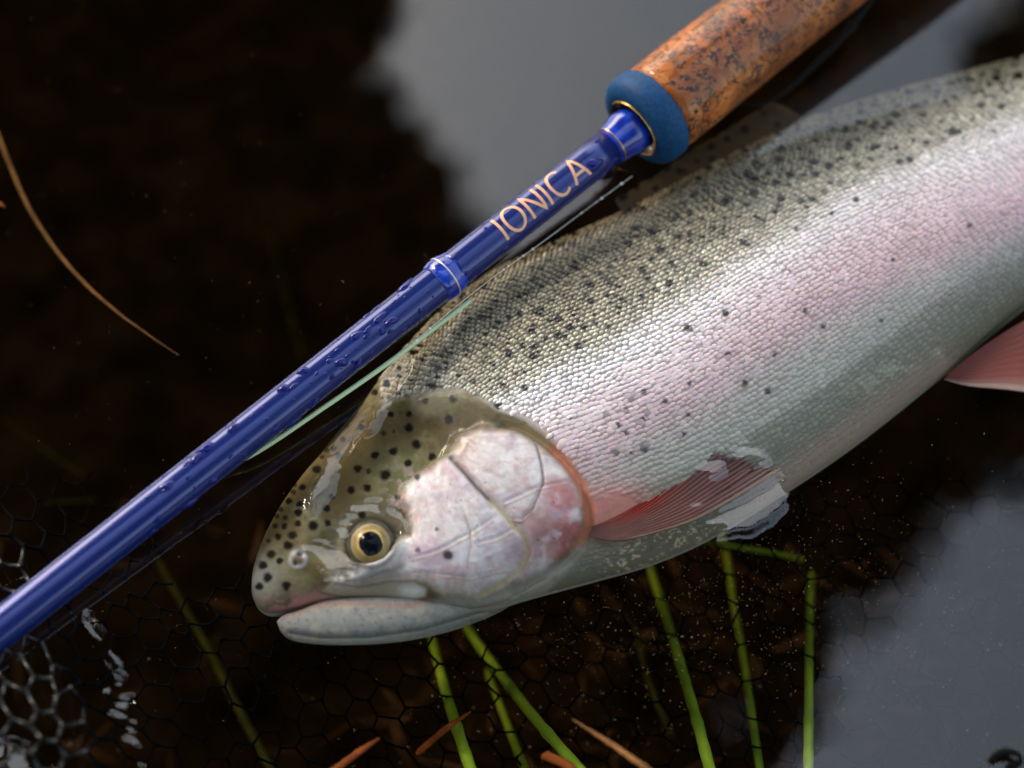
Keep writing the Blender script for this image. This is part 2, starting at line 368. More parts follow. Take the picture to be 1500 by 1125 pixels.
SPOTS = [(572,607,6),(599,607,6),(622,587,6),(663,584,7),(657,614,8),(599,627,8),(562,635,5),(577,632,3),(610,651,9),(576,661,8),(549,668,7),(598,678,7),(633,669,7),(564,696,10),(524,687,7),(540,690,5),(514,717,7),(538,715,7),(583,730,5),(464,687,8),(497,668,6),(529,626,6),(508,623,5),(502,644,5),(489,658,5),(478,659,5),(472,670,4),(549,574,6),(443,714,6),(433,710,4),(430,720,5),(423,733,6),(439,738,6),(437,751,7),(479,745,7),(530,754,7),(485,727,5),(411,745,5),(406,756,5),(418,758,5),(437,766,6),(403,770,5),(417,771,6),(458,770,9),(480,766,6),(428,784,8),(407,787,6),(393,792,5),(422,800,8),(397,812,8),(410,822,6),(385,828,8),(392,847,9),(380,859,7),(420,858,8),(656,813,9),(612,805,5),(640,775,4),(612,700,6)]
BSPOTS = [(925,582,8),(944,574,7),(917,599,7),(948,607,6),(941,615,6),(905,621,7),(916,631,7),(1007,607,7),(1000,635,7),(944,657,9),(923,665,7),(901,661,7),(1092,561,9),(1125,574,8),(973,587,6),(887,606,6),(1205,478,6),(1135,520,6),(1290,470,5),(1420,330,6),(1066,520,7),(1180,455,6),(1010,560,6)]
def opercle_side(px, py):   # >0 behind the gill edge (body with scales)
    pg = HEADLINE + [(800,950),(1000,1000),(3000,600),(3000,-900),(700,-300),(540,500)]
    return poly_sd(px, py, pg)
def displace(px, py):
    d = np.zeros(px.shape); m = (px < 900) & (py > 540); x, y = px[m], py[m]; r = np.zeros(x.shape)
    wob = 5*(fbm(x/16, y/16, 21)-.5)*2
    sd = poly_sd(x, y, CHEEK)
    r += .0014*sstep(-14, 14, sd+wob) + .0008*sstep(0, 60, sd)
    r -= .0036*sstep(4, -22, sd+wob)*sstep(0, -46, opercle_side(x, y))*sstep(835, 790, y)*sstep(440, 500, x)
    for pl, w_, dep in [(PREOP, 5, .0011), (OPLINE, 2.2, .0005), (OPLINE2, 2, .0003), (MOUTH, 4, .0008)] + [(c, 2.6, .0003) for c in CHLINES]:
        dd = line_dist(x, y, pl); r -= dep*np.exp(-(dd/w_)**2)
    dd = line_dist(x, y, GILL); r -= .0016*np.exp(-(dd/7)**2)
    s2 = poly_sd(x, y, MAXIL); r += .0007*sstep(-3, 5, s2)
    de = np.hypot(x-EYE[0], (y-EYE[1])*1.05); r += .0012*np.exp(-((de-40)/9)**2) - .0018*np.exp(-(de/26)**4)
    dn = np.hypot(x-436, y-817); r += .0012*np.exp(-(dn/11)**2) - .0016*np.exp(-(np.hypot(x-440, y-813)/4.5)**2) - .001*np.exp(-(np.hypot(x-433, y-826)/3.5)**2)
    r += .00022*(fbm(x/7, y/7, 31)-.5)*sstep(0, 12, sd) + .0003*(fbm(x/30, y/30, 33)-.5)
    d[m] = r; return d
def spot_field(px, py, cell, seed, density, rmin, rmax):
    x = px + 5*(fbm(px/9, py/9, seed+5, 2)-.5); y = py + 5*(fbm(px/9, py/9, seed+6, 2)-.5)
    cx, cy = np.floor(x/cell), np.floor(y/cell); f = np.zeros(px.shape)
    for i in (-1, 0, 1):
        for j in (-1, 0, 1):
            a, b_ = cx+i, cy+j
            ox = (a+.15+.7*hash2(a, b_, seed))*cell; oy = (b_+.15+.7*hash2(a, b_, seed+1))*cell
            r = rmin+(rmax-rmin)*hash2(a, b_, seed+2)
            on = hash2(a, b_, seed+3) < density(ox, oy)
            d = np.hypot((x-ox)*.9+(y-oy)*.25, (y-oy)*1.15-(x-ox)*.2)
            f = np.maximum(f, np.where(on, sstep(r, r*.55, d), 0))
    return f
def latd(px, py): return (py - np.interp(px, latx, laty))*.86
def mixc(a, b_, f): return a*(1-f[..., None]) + np.asarray(b_)*f[..., None]
def body_colour(px, py, scale):
    d = latd(px, py); n1 = fbm(px/40, py/40, 61); n2 = fbm(px/12, py/12, 62); d2 = d + 22*(n1-.5) + 20*(n2-.5)*np.interp(d, [-160, -60], [1.4, .5])
    ks = [-330, -230, -150, -95, -60, -10, 45, 90, 140, 210, 270]
    cs = np.array([(.085,.065,.035),(.17,.14,.085),(.28,.245,.17),(.40,.37,.30),(.68,.64,.645),(.60,.515,.535),(.39,.30,.315),(.27,.255,.23),(.235,.235,.20),(.20,.205,.17),(.30,.27,.235)])  # silvery flank band, whitened to carry the ridge's highlight in its colour
    c = np.stack([np.interp(d2, ks, cs[:, k]) for k in range(3)], -1)
    pk = np.exp(-((d2-15)/60)**2)*(.14+.22*sstep(900, 1350, px)); c = mixc(c, (.48,.235,.25), np.clip(pk, 0, 1))
    if not scale:
        c = c*np.array([.42, .40, .36])*(np.interp(d, [-200, -60, 60, 160], [.7, 1.3, 1.6, 2.2]))[..., None]
        dots = spot_field(px, py, 14, 3, lambda a, b_: .5*sstep(-40, -140, latd(a, b_)), 3, 7)
        c = mixc(c, (.02,.018,.015), dots*.6)
    # warm throat/shoulder blush behind the gill, gold flecks on the belly
    bl = np.exp(-((px-900)/60)**2-((py-745)/38)**2); c = mixc(c, (.42,.17,.15), np.clip(bl*1.1, 0, .85))
    bl = np.exp(-(line_dist(px, py, [(1120,735),(1250,640),(1380,545)])/30)**2); c = mixc(c, (.50,.36,.32), bl*.6)
    f = .7*sstep(.56, .66, fbm(px/4.5, py/4.5, 64))*np.exp(-(line_dist(px, py, [(905,830),(950,800),(1030,775)])/22)**2); c = mixc(c, (.75,.62,.45), f)
    f = sstep(.5, .62, fbm(px/14, py/9, 66))*np.exp(-(line_dist(px, py, [(1230,590),(1300,545),(1380,505)])/14)**2); c = mixc(c, (.42,.40,.31), f*.5)
    dens = lambda a, b_: np.interp(latd(a, b_), [-300, -120, -70, -20, 60], [.80, .70, .28, .06, .0])
    sp = spot_field(px, py, 25, 7, dens, 3, 9)
    sp = np.maximum(sp, spot_field(px*.8+py*.5, py*1.1-px*.35, 15, 27, lambda a, b_: .55+0*a, 2.5, 6.0)*sstep(-60, -120, d))
    for x, y, r in BSPOTS: sp = np.maximum(sp, .92*sstep(r*.95, r*.4, np.hypot(px-x+4*(n2-.5)*2, py-y+4*(n1-.5)*2)))
    c = mixc(c, (.006,.005,.006), sp*.98)
    return c
def skin_colour(px, py):
    c = body_colour(px, py, False)
    m = (px < 930) & (py > 500); x, y = px[m], py[m]
    n1 = fbm(x/45, y/45, 71); n2 = fbm(x/14, y/14, 72); n3 = fbm(x/5, y/5, 73)
    beh = opercle_side(x, y)
    h = np.ones(x.shape+(3,))*np.array([.098,.074,.034])
    h = mixc(h, (.17,.15,.08), sstep(.45, .7, n1)*.8); h = mixc(h, (.07,.052,.026), sstep(.5, .75, n2)*.6)
    h = mixc(h, (.18,.20,.105), np.exp(-(np.hypot(x-590, y-700)/45)**2)*.5)
    h = mixc(h, (.22,.23,.22), np.exp(-(np.hypot(x-372, y-850)/38)**2)*.9)          # pale snout
    h = mixc(h, (.42,.20,.19), np.exp(-(line_dist(x, y, [(400,885),(440,882),(490,874)])/13)**2)*.8*sstep(.3, .6, n2+.15))   # pink lip
    thr = sstep(-6, 14, y-np.interp(x, [400, 560, 640, 700, 770, 830, 870], [960, 905, 876, 872, 848, 815, 770])); h = mixc(h, (.30,.295,.26), thr); h = mixc(h, (.20,.19,.16), thr*sstep(.5, .7, n2)*.5)
    # gill cover
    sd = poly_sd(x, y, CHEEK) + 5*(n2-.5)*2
    ch = np.ones(x.shape+(3,))*np.array([.50,.455,.45])  # wet sheen of the exposed cheek painted in as whitish pink
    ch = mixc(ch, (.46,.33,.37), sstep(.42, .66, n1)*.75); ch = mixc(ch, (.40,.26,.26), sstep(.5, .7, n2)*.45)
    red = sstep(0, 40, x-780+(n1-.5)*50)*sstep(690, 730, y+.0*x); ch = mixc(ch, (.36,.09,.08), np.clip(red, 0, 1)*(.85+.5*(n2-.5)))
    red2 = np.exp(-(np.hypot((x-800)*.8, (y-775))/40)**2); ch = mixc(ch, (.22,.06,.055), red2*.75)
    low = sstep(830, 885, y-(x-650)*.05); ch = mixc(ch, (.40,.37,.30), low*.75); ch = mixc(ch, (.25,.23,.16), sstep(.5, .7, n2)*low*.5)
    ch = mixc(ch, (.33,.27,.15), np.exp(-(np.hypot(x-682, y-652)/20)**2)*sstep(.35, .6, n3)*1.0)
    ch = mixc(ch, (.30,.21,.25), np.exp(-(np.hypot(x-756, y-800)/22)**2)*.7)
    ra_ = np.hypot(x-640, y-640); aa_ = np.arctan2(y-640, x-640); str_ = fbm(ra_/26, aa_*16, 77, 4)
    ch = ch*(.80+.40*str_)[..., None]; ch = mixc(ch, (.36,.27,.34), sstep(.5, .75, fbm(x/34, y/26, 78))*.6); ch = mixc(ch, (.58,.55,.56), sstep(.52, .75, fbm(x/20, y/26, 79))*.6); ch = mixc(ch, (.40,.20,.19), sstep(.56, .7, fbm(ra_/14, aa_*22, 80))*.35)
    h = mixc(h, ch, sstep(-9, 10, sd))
    mid = sstep(.5, .66, fbm(x/9, y/9, 75))*np.exp(-(np.hypot(x-610, y-720)/38)**2); h = mixc(h, (.42,.30,.34), mid*.8)
    s2 = poly_sd(x, y, MAXIL); h = mixc(h, np.array([.30,.265,.20]), sstep(-4, 4, s2)*.85); rg = np.exp(-(line_dist(x, y, [(495,850),(530,838),(570,815),(604,790)])/9)**2)*sstep(.3, .6, n2+.1); h = mixc(h, (.72,.69,.66), rg*.9); h = mixc(h, (.55,.55,.54), sstep(-2, 6, s2)*np.exp(-(np.hypot((x-603)*.6, y-867)/12)**2)); h = mixc(h, (.10,.08,.06), np.exp(-(s2/2.2)**2)*.65)
    # dark and pale lines
    for pl, w_, col, a in [(PREOP[:4], 4, (.05,.035,.025), .9), (PREOP[3:], 4.5, (.40,.33,.17), .75), (OPLINE, 1.8, (.07,.03,.03), .85), (OPLINE2, 1.5, (.12,.05,.05), .5), (MOUTH, 3.0, (.24,.11,.10), .8), ([(489,853),(526,850),(560,838),(590,828)], 4, (.20,.19,.17), .7)] + [(q, 1.8, (.22,.15,.10), .55) for q in CHLINES]:
        h = mixc(h, col, np.clip(np.exp(-(line_dist(x, y, pl)/w_)**2)*a, 0, 1))
    g = line_dist(x, y, GILL[2:]); h = mixc(h, (.50,.17,.10), np.exp(-(g/7)**2)*.9*sstep(640, 670, y)*sstep(815, 785, y))
    g0 = line_dist(x, y, GILL[:3]); h = mixc(h, (.22,.17,.08), np.exp(-(g0/8)**2)*.9)
    de = np.hypot(x-EYE[0], y-EYE[1]); h = mixc(h, (.13,.125,.10), np.exp(-((de-48)/14)**2)*.4); h = mixc(h, (.02,.02,.02), np.exp(-((de-36)/5)**2)*.75)
    for sx, sy in ((440, 813), (433, 826)): h = mixc(h, (.10,.02,.02), np.exp(-(np.hypot(x-sx, y-sy)/4.5)**2))
    h = mixc(h, (.40,.40,.42), np.exp(-((np.hypot(x-436, y-819)-11)/3.5)**2)*.6)
    cc = c[m]; cc = mixc(cc, h, sstep(4, -4, beh))
    g = line_dist(x, y, GILL[2:]); cc = mixc(cc, (.50,.17,.10), np.exp(-(g/7)**2)*.8*sstep(640, 670, y)*sstep(815, 785, y)*(beh > 0))
    for sx, sy, r in SPOTS:
        a = .8 if r <= 5 else .97
        f = sstep(r*1.15, r*.45, np.hypot(x-sx+2.5*(n3-.5)*2, y-sy+2.5*(n2-.5)*2)); cc = mixc(cc, (.009,.007,.007), f*a)
    tiny = spot_field(x, y, 19, 15, lambda a, b_: .16+0*a, .8, 2.0); cc = mixc(cc, (.03,.02,.02), tiny*.8*sstep(0, 8, sd))
    cc = cc*(.9+.2*n3)[..., None]
    c[m] = cc; return c
# ---- body mesh
Us = np.concatenate([np.linspace(0, 1, 34, endpoint=False)**1.0, np.linspace(1, 17.6, 640, endpoint=False), np.linspace(17.6, 22, 50)])
NT, NB = 300, 40
ths = np.concatenate([np.linspace(0, np.pi, NT, endpoint=False), np.pi+np.linspace(0, np.pi, NB, endpoint=False)])
UU, TT = np.meshgrid(Us, ths, indexing='ij')
BV = shape(UU, TT); top = TT < np.pi
bpx, bpy_ = project(BV)
dz = np.zeros(UU.shape); dz[top] = displace(bpx[top], bpy_[top]); BV[..., 2] += dz*np.sin(np.clip(TT, 0, np.pi))**.25
bpx, bpy_ = project(BV)
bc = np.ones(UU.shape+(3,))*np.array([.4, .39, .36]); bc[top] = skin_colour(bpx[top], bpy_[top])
nU, nT = UU.shape
F1 = grid_faces(nU, nT, True)
bodyV = BV.reshape(-1, 3); bodyC = bc.reshape(-1, 3)
# ---- lower jaw, a second shell of the same body mesh
JT = [((406,911),(407,915)),((417,902),(414,928)),((442,895),(432,938)),((480,880),(478,943)),((540,875),(545,942)),((600,875),(605,935)),((650,876),(660,922)),((700,872),(712,903)),((735,858),(748,885)),((760,845),(770,862)),((785,835),(792,848))]
jb = np.array([s[0] for s in JT], float); jl = np.array([s[1] for s in JT], float); jk = np.arange(len(JT))
ju = np.linspace(0, len(JT)-1, 300); jth = np.linspace(0, 2*np.pi, 90, endpoint=False)
JU, JTH = np.meshgrid(ju, jth, indexing='ij')
zc = lerp1(jk, [-.85,-.85,-.86,-.88,-.92,-1.02,-1.25,-1.6,-1.9,-2.2,-2.5], JU)*.01; Tj = lerp1(jk, [.06,.22,.34,.42,.48,.5,.5,.45,.35,.2,.05], JU)*.01
b_ = cat(jb, JU); l_ = cat(jl, JU); Bq = P(b_[..., 0], b_[..., 1], zc); Lq = P(l_[..., 0], l_[..., 1], zc)
JV = (Bq+Lq)/2 + (Lq-Bq)/2*(-np.cos(JTH))[..., None]; JV[..., 2] = zc + np.sin(JTH)*Tj
jx, jy = project(JV)
ridge = line_dist(jx, jy, [(425,926),(470,933),(540,932),(620,920),(720,890)]); JV[..., 2] -= .0006*np.exp(-(ridge/4)**2)*(np.sin(JTH) > 0)
n2 = fbm(jx/14, jy/14, 81); n1 = fbm(jx/45, jy/30, 82)
jc = np.ones(jx.shape+(3,))*np.array([.24,.24,.23]); jc = mixc(jc, (.36,.33,.26), sstep(.45, .7, n2)*.7); jc = mixc(jc, (.21,.22,.23), sstep(.42, .7, n1)*.7); jc = mixc(jc, (.10,.085,.07), sstep(.66, .74, fbm(jx/6, jy/4, 87))*.5)
jc = mixc(jc, (.09,.085,.08), np.exp(-(ridge/3.2)**2)*.8); jc = mixc(jc, (.40,.39,.36), sstep(8, 20, jy-lerp1([400,480,600,700,830],[925,926,918,900,860], jx))*.6)
jc = mixc(jc, (.3,.17,.15), np.exp(-(line_dist(jx, jy, MOUTH)/4)**2)*.6); jc = jc*(.88+.24*fbm(jx/5, jy/5, 83))[..., None]
o1 = len(bodyV); F2 = grid_faces(300, 90, True)+o1
cap = [[0]*0]
BVall = np.concatenate([bodyV, JV.reshape(-1, 3)]); Call = np.concatenate([bodyC, jc.reshape(-1, 3)])
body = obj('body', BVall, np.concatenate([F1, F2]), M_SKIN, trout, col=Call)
import bmesh as _bm
bm_ = _bm.new(); bm_.from_mesh(body.data); bm_.normal_update()
_bm.ops.holes_fill(bm_, edges=[e for e in bm_.edges if e.is_boundary], sides=0)
_bm.ops.recalc_face_normals(bm_, faces=bm_.faces[:]); bm_.to_mesh(body.data); bm_.free()

# ---- scales
def surf(U, th):
    p = shape(U, th); x, y = project(p); p[..., 2] += displace(x, y)*np.sin(th)**.25; return p
rows = np.arange(0, 76); scU, scT = [], []
fineU = np.linspace(5, 19.5, 3000); mid = shape(fineU, np.full(3000, np.pi/2)); mxp, myp = project(mid)
arc = np.concatenate([[0], np.cumsum(np.hypot(np.diff(mxp), np.diff(myp)))])
STEP = 9.0
for r in rows:
    vv = -.985 + (r+.5)/len(rows)*1.97
    a = np.arange(0, arc[-1], STEP) + (STEP/2 if r % 2 else 0) + RNG.uniform(-.9, .9)
    a = a + RNG.normal(0, .8, len(a)) + 5*np.sin(a/97+r*.21)+3*np.sin(a/41-r*.37)
    u = np.interp(a, arc, fineU); scU.append(u); scT.append(np.arccos(np.clip(-(vv+RNG.normal(0, .0032, len(u))+.007*np.sin(a/63+r*.13)), -.999, .999)))
scU = np.concatenate(scU); scT = np.concatenate(scT)
sp = surf(scU, scT); sx, sy = project(sp)
beh = opercle_side(sx, sy); gd = line_dist(sx, sy, GILL[2:]); pf = np.exp(-((sx-905)/45)**2-((sy-755)/35)**2)
keep = (beh > 4) & ((gd > 12) | (sy < 640)) & (pf < .45) & (sx < 1700) & (sx > 500)
scU, scT, sp, sx, sy = scU[keep], scT[keep], sp[keep], sx[keep], sy[keep]
e = 1e-3
tu = surf(scU+e, scT)-surf(scU-e, scT); tu /= np.linalg.norm(tu, axis=1, keepdims=True)
tt = surf(scU, np.clip(scT+.004, 0, np.pi))-surf(scU, np.clip(scT-.004, 0, np.pi)); tt /= np.linalg.norm(tt, axis=1, keepdims=True)
nn = np.cross(tt, tu); nn *= np.sign(nn[:, 2:3]+1e-9); nn /= np.linalg.norm(nn, axis=1, keepdims=True); tv = np.cross(nn, tu)
ds = latd(sx, sy)
pxm = DIST/FPX
lenS = np.interp(ds, [-300, -100, 0, 120, 220], [5.0, 5.6, 7.0, 6.6, 5.8])*pxm*(1+RNG.normal(0, .09, len(sx)))
widS = np.interp(ds, [-300, -100, 0, 120, 220], [3.7, 4.0, 4.5, 4.2, 3.6])*pxm*(1+RNG.normal(0, .09, len(sx)))
domS = np.interp(ds, [-300, -130, -60, 0, 80, 160, 240], [2.9, 2.6, 1.7, 1.15, .8, .5, .3])*pxm*(1+RNG.normal(0, .12, len(sx)))
tilt = np.interp(ds, [-300, -100, 0, 150], [.9, 1.0, .9, .5])*pxm
# unit scale: centre, inner ring, outer ring  (x tailwards, y across, z out)
th8 = np.linspace(0, 2*np.pi, 8, endpoint=False)
ux = np.concatenate([[0.15], .62*np.cos(th8)+.08, np.cos(th8)]); uy = np.concatenate([[0], .66*np.sin(th8), np.sin(th8)*(1-.12*np.cos(th8))])
uz = np.concatenate([[1.0], np.full(8, .72), np.full(8, -.35)]); ut = ux
SF = [[0, 1+k, 1+(k+1) % 8] for k in range(8)] + [[1+k, 9+k, 9+(k+1) % 8, 1+(k+1) % 8] for k in range(8)]
SV = sp[:, None] + tu[:, None]*(ux[None]*lenS[:, None])[..., None] + tv[:, None]*(uy[None]*widS[:, None])[..., None] + nn[:, None]*(uz[None]*domS[:, None]+ut[None]*tilt[:, None]+.25*pxm)[..., None]
vx, vy = project(SV.reshape(-1, 3))
jw = np.interp(ds, [-120, -40], [1, .35]); jit = np.exp(RNG.normal(0, .2, len(sx))*jw)*(1+(.6*fbm(sx/26, sy/26, 44)-.3)*jw)
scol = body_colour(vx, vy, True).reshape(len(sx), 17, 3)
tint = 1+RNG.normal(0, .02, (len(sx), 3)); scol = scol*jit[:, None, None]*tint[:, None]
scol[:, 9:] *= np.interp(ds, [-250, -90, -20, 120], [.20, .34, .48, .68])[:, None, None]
vis = (sx > 0) & (sx < 1500) & (sy > 0) & (sy < 1125) & (sx+sy > 1300)
size = lenS*widS*np.where(vis, 1, 0)*(1/np.linalg.norm(sp-CAMP, axis=1)**2)*np.abs(((CAMP-sp)/np.linalg.norm(sp-CAMP, axis=1)[:, None]*nn).sum(1))
order = np.argsort(-size); single = order[:300]; rest = np.sort(order[300:])
q4 = np.array([f for f in SF if len(f) == 4]); q3 = np.array([f for f in SF if len(f) == 3])
off = (np.arange(len(rest))*17)[:, None, None]
V_ = SV[rest].reshape(-1, 3); Fq = (q4[None]+off).reshape(-1, 4); Ft = (q3[None]+off).reshape(-1, 3)
me = bpy.data.meshes.new('scales'); tl = np.array(world_loc(trout))
me.vertices.add(len(V_)); me.vertices.foreach_set('co', (V_-tl).astype(np.float32).ravel())
loops = np.concatenate([Fq.ravel(), Ft.ravel()]).astype(np.int32); starts = np.concatenate([np.arange(len(Fq))*4, Fq.size+np.arange(len(Ft))*3]).astype(np.int32)
me.loops.add(len(loops)); me.loops.foreach_set('vertex_index', loops); me.polygons.add(len(starts)); me.polygons.foreach_set('loop_start', starts)
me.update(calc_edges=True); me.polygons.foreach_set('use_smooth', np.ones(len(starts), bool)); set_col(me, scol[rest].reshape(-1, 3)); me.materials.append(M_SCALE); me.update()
so = bpy.data.objects.new('scales', me); COL.objects.link(so); so.parent = trout; so['kind'] = 'stuff'
ume = mesh_np('scale', np.stack([ux, uy, uz], -1), SF); ume.materials.append(M_SCALE1)
for i in single:
    o = bpy.data.objects.new('scale', ume); COL.objects.link(o); o.parent = trout
    ex = tu[i]*lenS[i] + nn[i]*tilt[i]; ey = tv[i]*widS[i]; ez = nn[i]*domS[i]; t_ = sp[i]+nn[i]*.25*pxm-tl
    o.matrix_local = Matrix(((ex[0], ey[0], ez[0], t_[0]), (ex[1], ey[1], ez[1], t_[1]), (ex[2], ey[2], ez[2], t_[2]), (0, 0, 0, 1)))
    o.color = (*np.clip(scol[i, :9].mean(0), 0, 1), 1)

# ---- eye
def near_surf(x, y):
    k = np.argmin((bpx[top]-x)**2+(bpy_[top]-y)**2); return BV[top][k]
ez = near_surf(EYE[0]+36, EYE[1])[2]
ec = P(np.array(543.), np.array(797.), ez-.0008)
en = np.array([.02, -.30, .95]); en /= np.linalg.norm(en); e1 = np.cross([0, 1, 0], en); e1 /= np.linalg.norm(e1); e2 = np.cross(en, e1)
def dome(R, H, nr=14, ns=40, z0=0, hole=0., p=2.0, cx=0, cy=0):
    rr = np.linspace(hole, 1, nr); th = np.linspace(0, 2*np.pi, ns, endpoint=False)
    RR, TH = np.meshgrid(rr, th, indexing='ij')
    zz_ = H*(1-RR**p)+z0
    V = ec + ((RR*np.cos(TH)*R+cx)[..., None]*e1 + (RR*np.sin(TH)*R+cy)[..., None]*e2 + zz_[..., None]*en)
    return V.reshape(-1, 3), grid_faces(nr, ns, True)
V, F = dome(33*pxm, .0029)
M_SCL = simple('eye_white', (.07, .062, .035), .4, .2, noise=.6, nscale=500)
eye = obj('eye', V, F, M_SCL, trout)
V, F = dome(27.5*pxm, .0020, z0=.0011, hole=.56)
rr_ = np.repeat(np.linspace(.56, 1, 14), 40); th_ = np.tile(np.linspace(0, 2*np.pi, 40, endpoint=False), 14)
ic = np.ones((len(rr_), 3))*np.array([.24,.15,.035]); ic = mixc(ic, (.45,.36,.13), np.exp(-((rr_-.64)/.05)**2)); ic = mixc(ic, (.20,.20,.13), sstep(.75, 1., rr_)*.7)
ic = mixc(ic, (.16,.08,.02), .6*sstep(.4, .8, vnoise(th_*4, rr_*9, 3))*sstep(.58, .7, rr_))
M_IRIS, nt, b = mat('iris'); a = nt.nodes.new('ShaderNodeAttribute'); a.attribute_name = 'Col'; nt.links.new(a.outputs['Color'], b.inputs['Base Color']); b.inputs['Roughness'].default_value = .3; b.inputs['Coat Weight'].default_value = .12; b.inputs['Coat Roughness'].default_value = .03; b.inputs['Specular IOR Level'].default_value = .15
obj('iris', V, F, M_IRIS, eye, col=ic)
V, F = dome(17.5*pxm, .0010, z0=.00222, nr=10, cx=.6*pxm, cy=-1.0*pxm)
obj('pupil', V, F, simple('pupil', (.002, .003, .006), .12, .12), eye)

# ---- fins
def fan(name, lower, upper, zlo, zhi, n_ray, colf, parent, tipjag=0, thick=.00035, nl=30, ridge=.00022):
    na = n_ray*5+1; lo = resample(lower, nl); hi = resample(upper, nl)
    A, R = np.meshgrid(np.linspace(0, 1, na), np.linspace(0, 1, nl), indexing='ij')
    ph = A*n_ray; saw = np.abs((ph % 1)-.5)*2
    ext = 1 - tipjag*(1-saw)*0
    xx = lo[None, :, 0]*(1-A)+hi[None, :, 0]*A; yy = lo[None, :, 1]*(1-A)+hi[None, :, 1]*A
    jag = np.array([hash2(np.floor(ph[:, 0]), 3.0, 5)])[0]*tipjag + tipjag*.7*saw[:, 0]
    k = R**4*jag[:, None]
    xx = xx*(1-k)+(lo[0, 0]+hi[0, 0])/2*k; yy = yy*(1-k)+(lo[0, 1]+hi[0, 1])/2*k
    zz_ = zlo*(1-R)+zhi*R + ridge*(1-saw)*sstep(0, .2, R) + .0006*np.sin(A*5+R*3)*R
    V = P(xx, yy, zz_).reshape(-1, 3)
    c = colf(A, R, saw, xx, yy).reshape(-1, 3)
    o = obj(name, V, grid_faces(na, nl), M_FIN, parent, col=c)
    m = o.modifiers.new('thickness', 'SOLIDIFY'); m.thickness = thick; m.offset = 0
    return o
def pec_col(A, R, saw, x, y):
    c = np.ones(A.shape+(3,))*np.array([.27,.14,.13]); c = mixc(c, (.45,.06,.045), np.exp(-((A-.85)/.22)**2-((R-.42)/.24)**2)); c = mixc(c, (.17,.11,.11), sstep(.5, 1., R)*.7)
    c = mixc(c, (.42,.33,.24), np.exp(-(A/.05)**2)*sstep(.1, .3, R)*.8); c = mixc(c, (.07,.04,.045), sstep(.45, 1, saw)*.7*sstep(.05, .25, R)); c = mixc(c, (.12,.06,.06), sstep(.2, 0, R)*.7)
    return c*(.24+.28*fbm(R*9, A*60, 5))[..., None]
fan('pectoral_fin', [(862,786),(905,792),(960,781),(1020,762),(1085,728),(1152,688)], [(868,772),(900,758),(940,733),(975,700),(1005,668),(1042,645)], -.0028, -.0002, 15, pec_col, trout, tipjag=.10)
def pel_col(A, R, saw, x, y):
    c = np.ones(A.shape+(3,))*np.array([.21,.075,.07]); c = mixc(c, (.40,.34,.32), np.exp(-(A/.12)**2)*.7); c = mixc(c, (.20,.09,.09), sstep(.5, 1, saw)*.4); return c
fan('pelvic_fin', [(1383,556),(1420,566),(1480,572),(1570,585)], [(1388,549),(1430,515),(1490,476),(1560,440)], -.014, -.010, 10, pel_col, trout)
def dor_col(A, R, saw, x, y):
    c = np.ones(A.shape+(3,))*np.array([.055,.040,.022]); s = spot_field(x, y, 22, 19, lambda a, b_: .7+0*a, 5, 8); return mixc(c, (.012,.011,.01), s)
fan('dorsal_fin', [(960,345),(935,330),(912,312),(896,294)], [(1220,215),(1195,190),(1165,165),(1132,144)], -.009, -.004, 14, dor_col, trout, tipjag=.05)
fan('adipose_fin', [(1750,10),(1765,-10),(1790,-30)], [(1800,0),(1815,-20),(1830,-40)], -.012, -.008, 4, dor_col, trout)
fan('tail_fin', [(2085,35),(2140,50),(2220,65),(2290,70)], [(2078,-112),(2110,-160),(2160,-220),(2220,-280)], -.013, -.008, 16, dor_col, trout)

# ------------------------------------------------------------------ fishing rod
def deg_axis():
    p0 = P(np.array(790.), np.array(297.), .0118); d0 = (p0-CAMP) @ FWD
    p1 = PD(np.array(0.), np.array(922.), d0*.888); return p0, p1
ra, rb = deg_axis()
RA = ra-rb; RA /= np.linalg.norm(RA)                      # towards the handle
def s_at(px_, py_):                                       # axis parameter closest to a pixel ray
    d = ray(np.array(float(px_)), np.array(float(py_))); d /= np.linalg.norm(d); w0 = CAMP-ra
    b_ = d@RA; return float((RA@w0*-1*-1 - b_*(d@w0))/(1-b_*b_)) if False else float(((w0@RA)-(w0@d)*b_)/(1-b_*b_))
S0 = s_at(934, 186)
OR = ra + RA*S0                                           # centre of the blue ring's face
toC = CAMP-OR; E1 = toC-RA*(toC@RA); E1 /= np.linalg.norm(E1); E2 = np.cross(RA, E1)
sgn = 1 if (E2@UP) > 0 else -1; E2 = E2*sgn               # E2 points to the upper left of the picture
print('rod: ring z', OR[2], 'slope', RA[2], 'end depth ratio ok; z at handle end', (OR+RA*.09)[2])
rod = empty('fly_rod', OR, 'blue fly rod with burl cork grip lying across the water above the trout', 'fishing rod')
def lathe(name, prof, material, parent=rod, n=64, cap=True):
    prof = np.array(prof, float)/1000; th = np.linspace(0, 2*np.pi, n, endpoint=False)
    V = OR + prof[:, 0][:, None, None]*RA + prof[:, 1][:, None, None]*(np.cos(th)[None, :, None]*E1+np.sin(th)[None, :, None]*E2)
    V = V.reshape(-1, 3); F = grid_faces(len(prof), n, True).tolist()
    if cap: F += [list(range(n)), [(len(prof)-1)*n+k for k in range(n)]]
    o = obj(name, V, F, material, parent); return o
def on_rod(s, ang, r):   # s, r in metres
    s, ang, r = np.asarray(s), np.asarray(ang), np.asarray(r)
    return OR + s[..., None]*RA + r[..., None]*(np.cos(ang)[..., None]*E1+np.sin(ang)[..., None]*E2)
rodscale = np.linalg.norm(OR-CAMP)/FPX*1000               # mm per photo pixel at the ring
RB = 27.2*rodscale                                       # blank radius, mm
print('blank radius mm', RB)
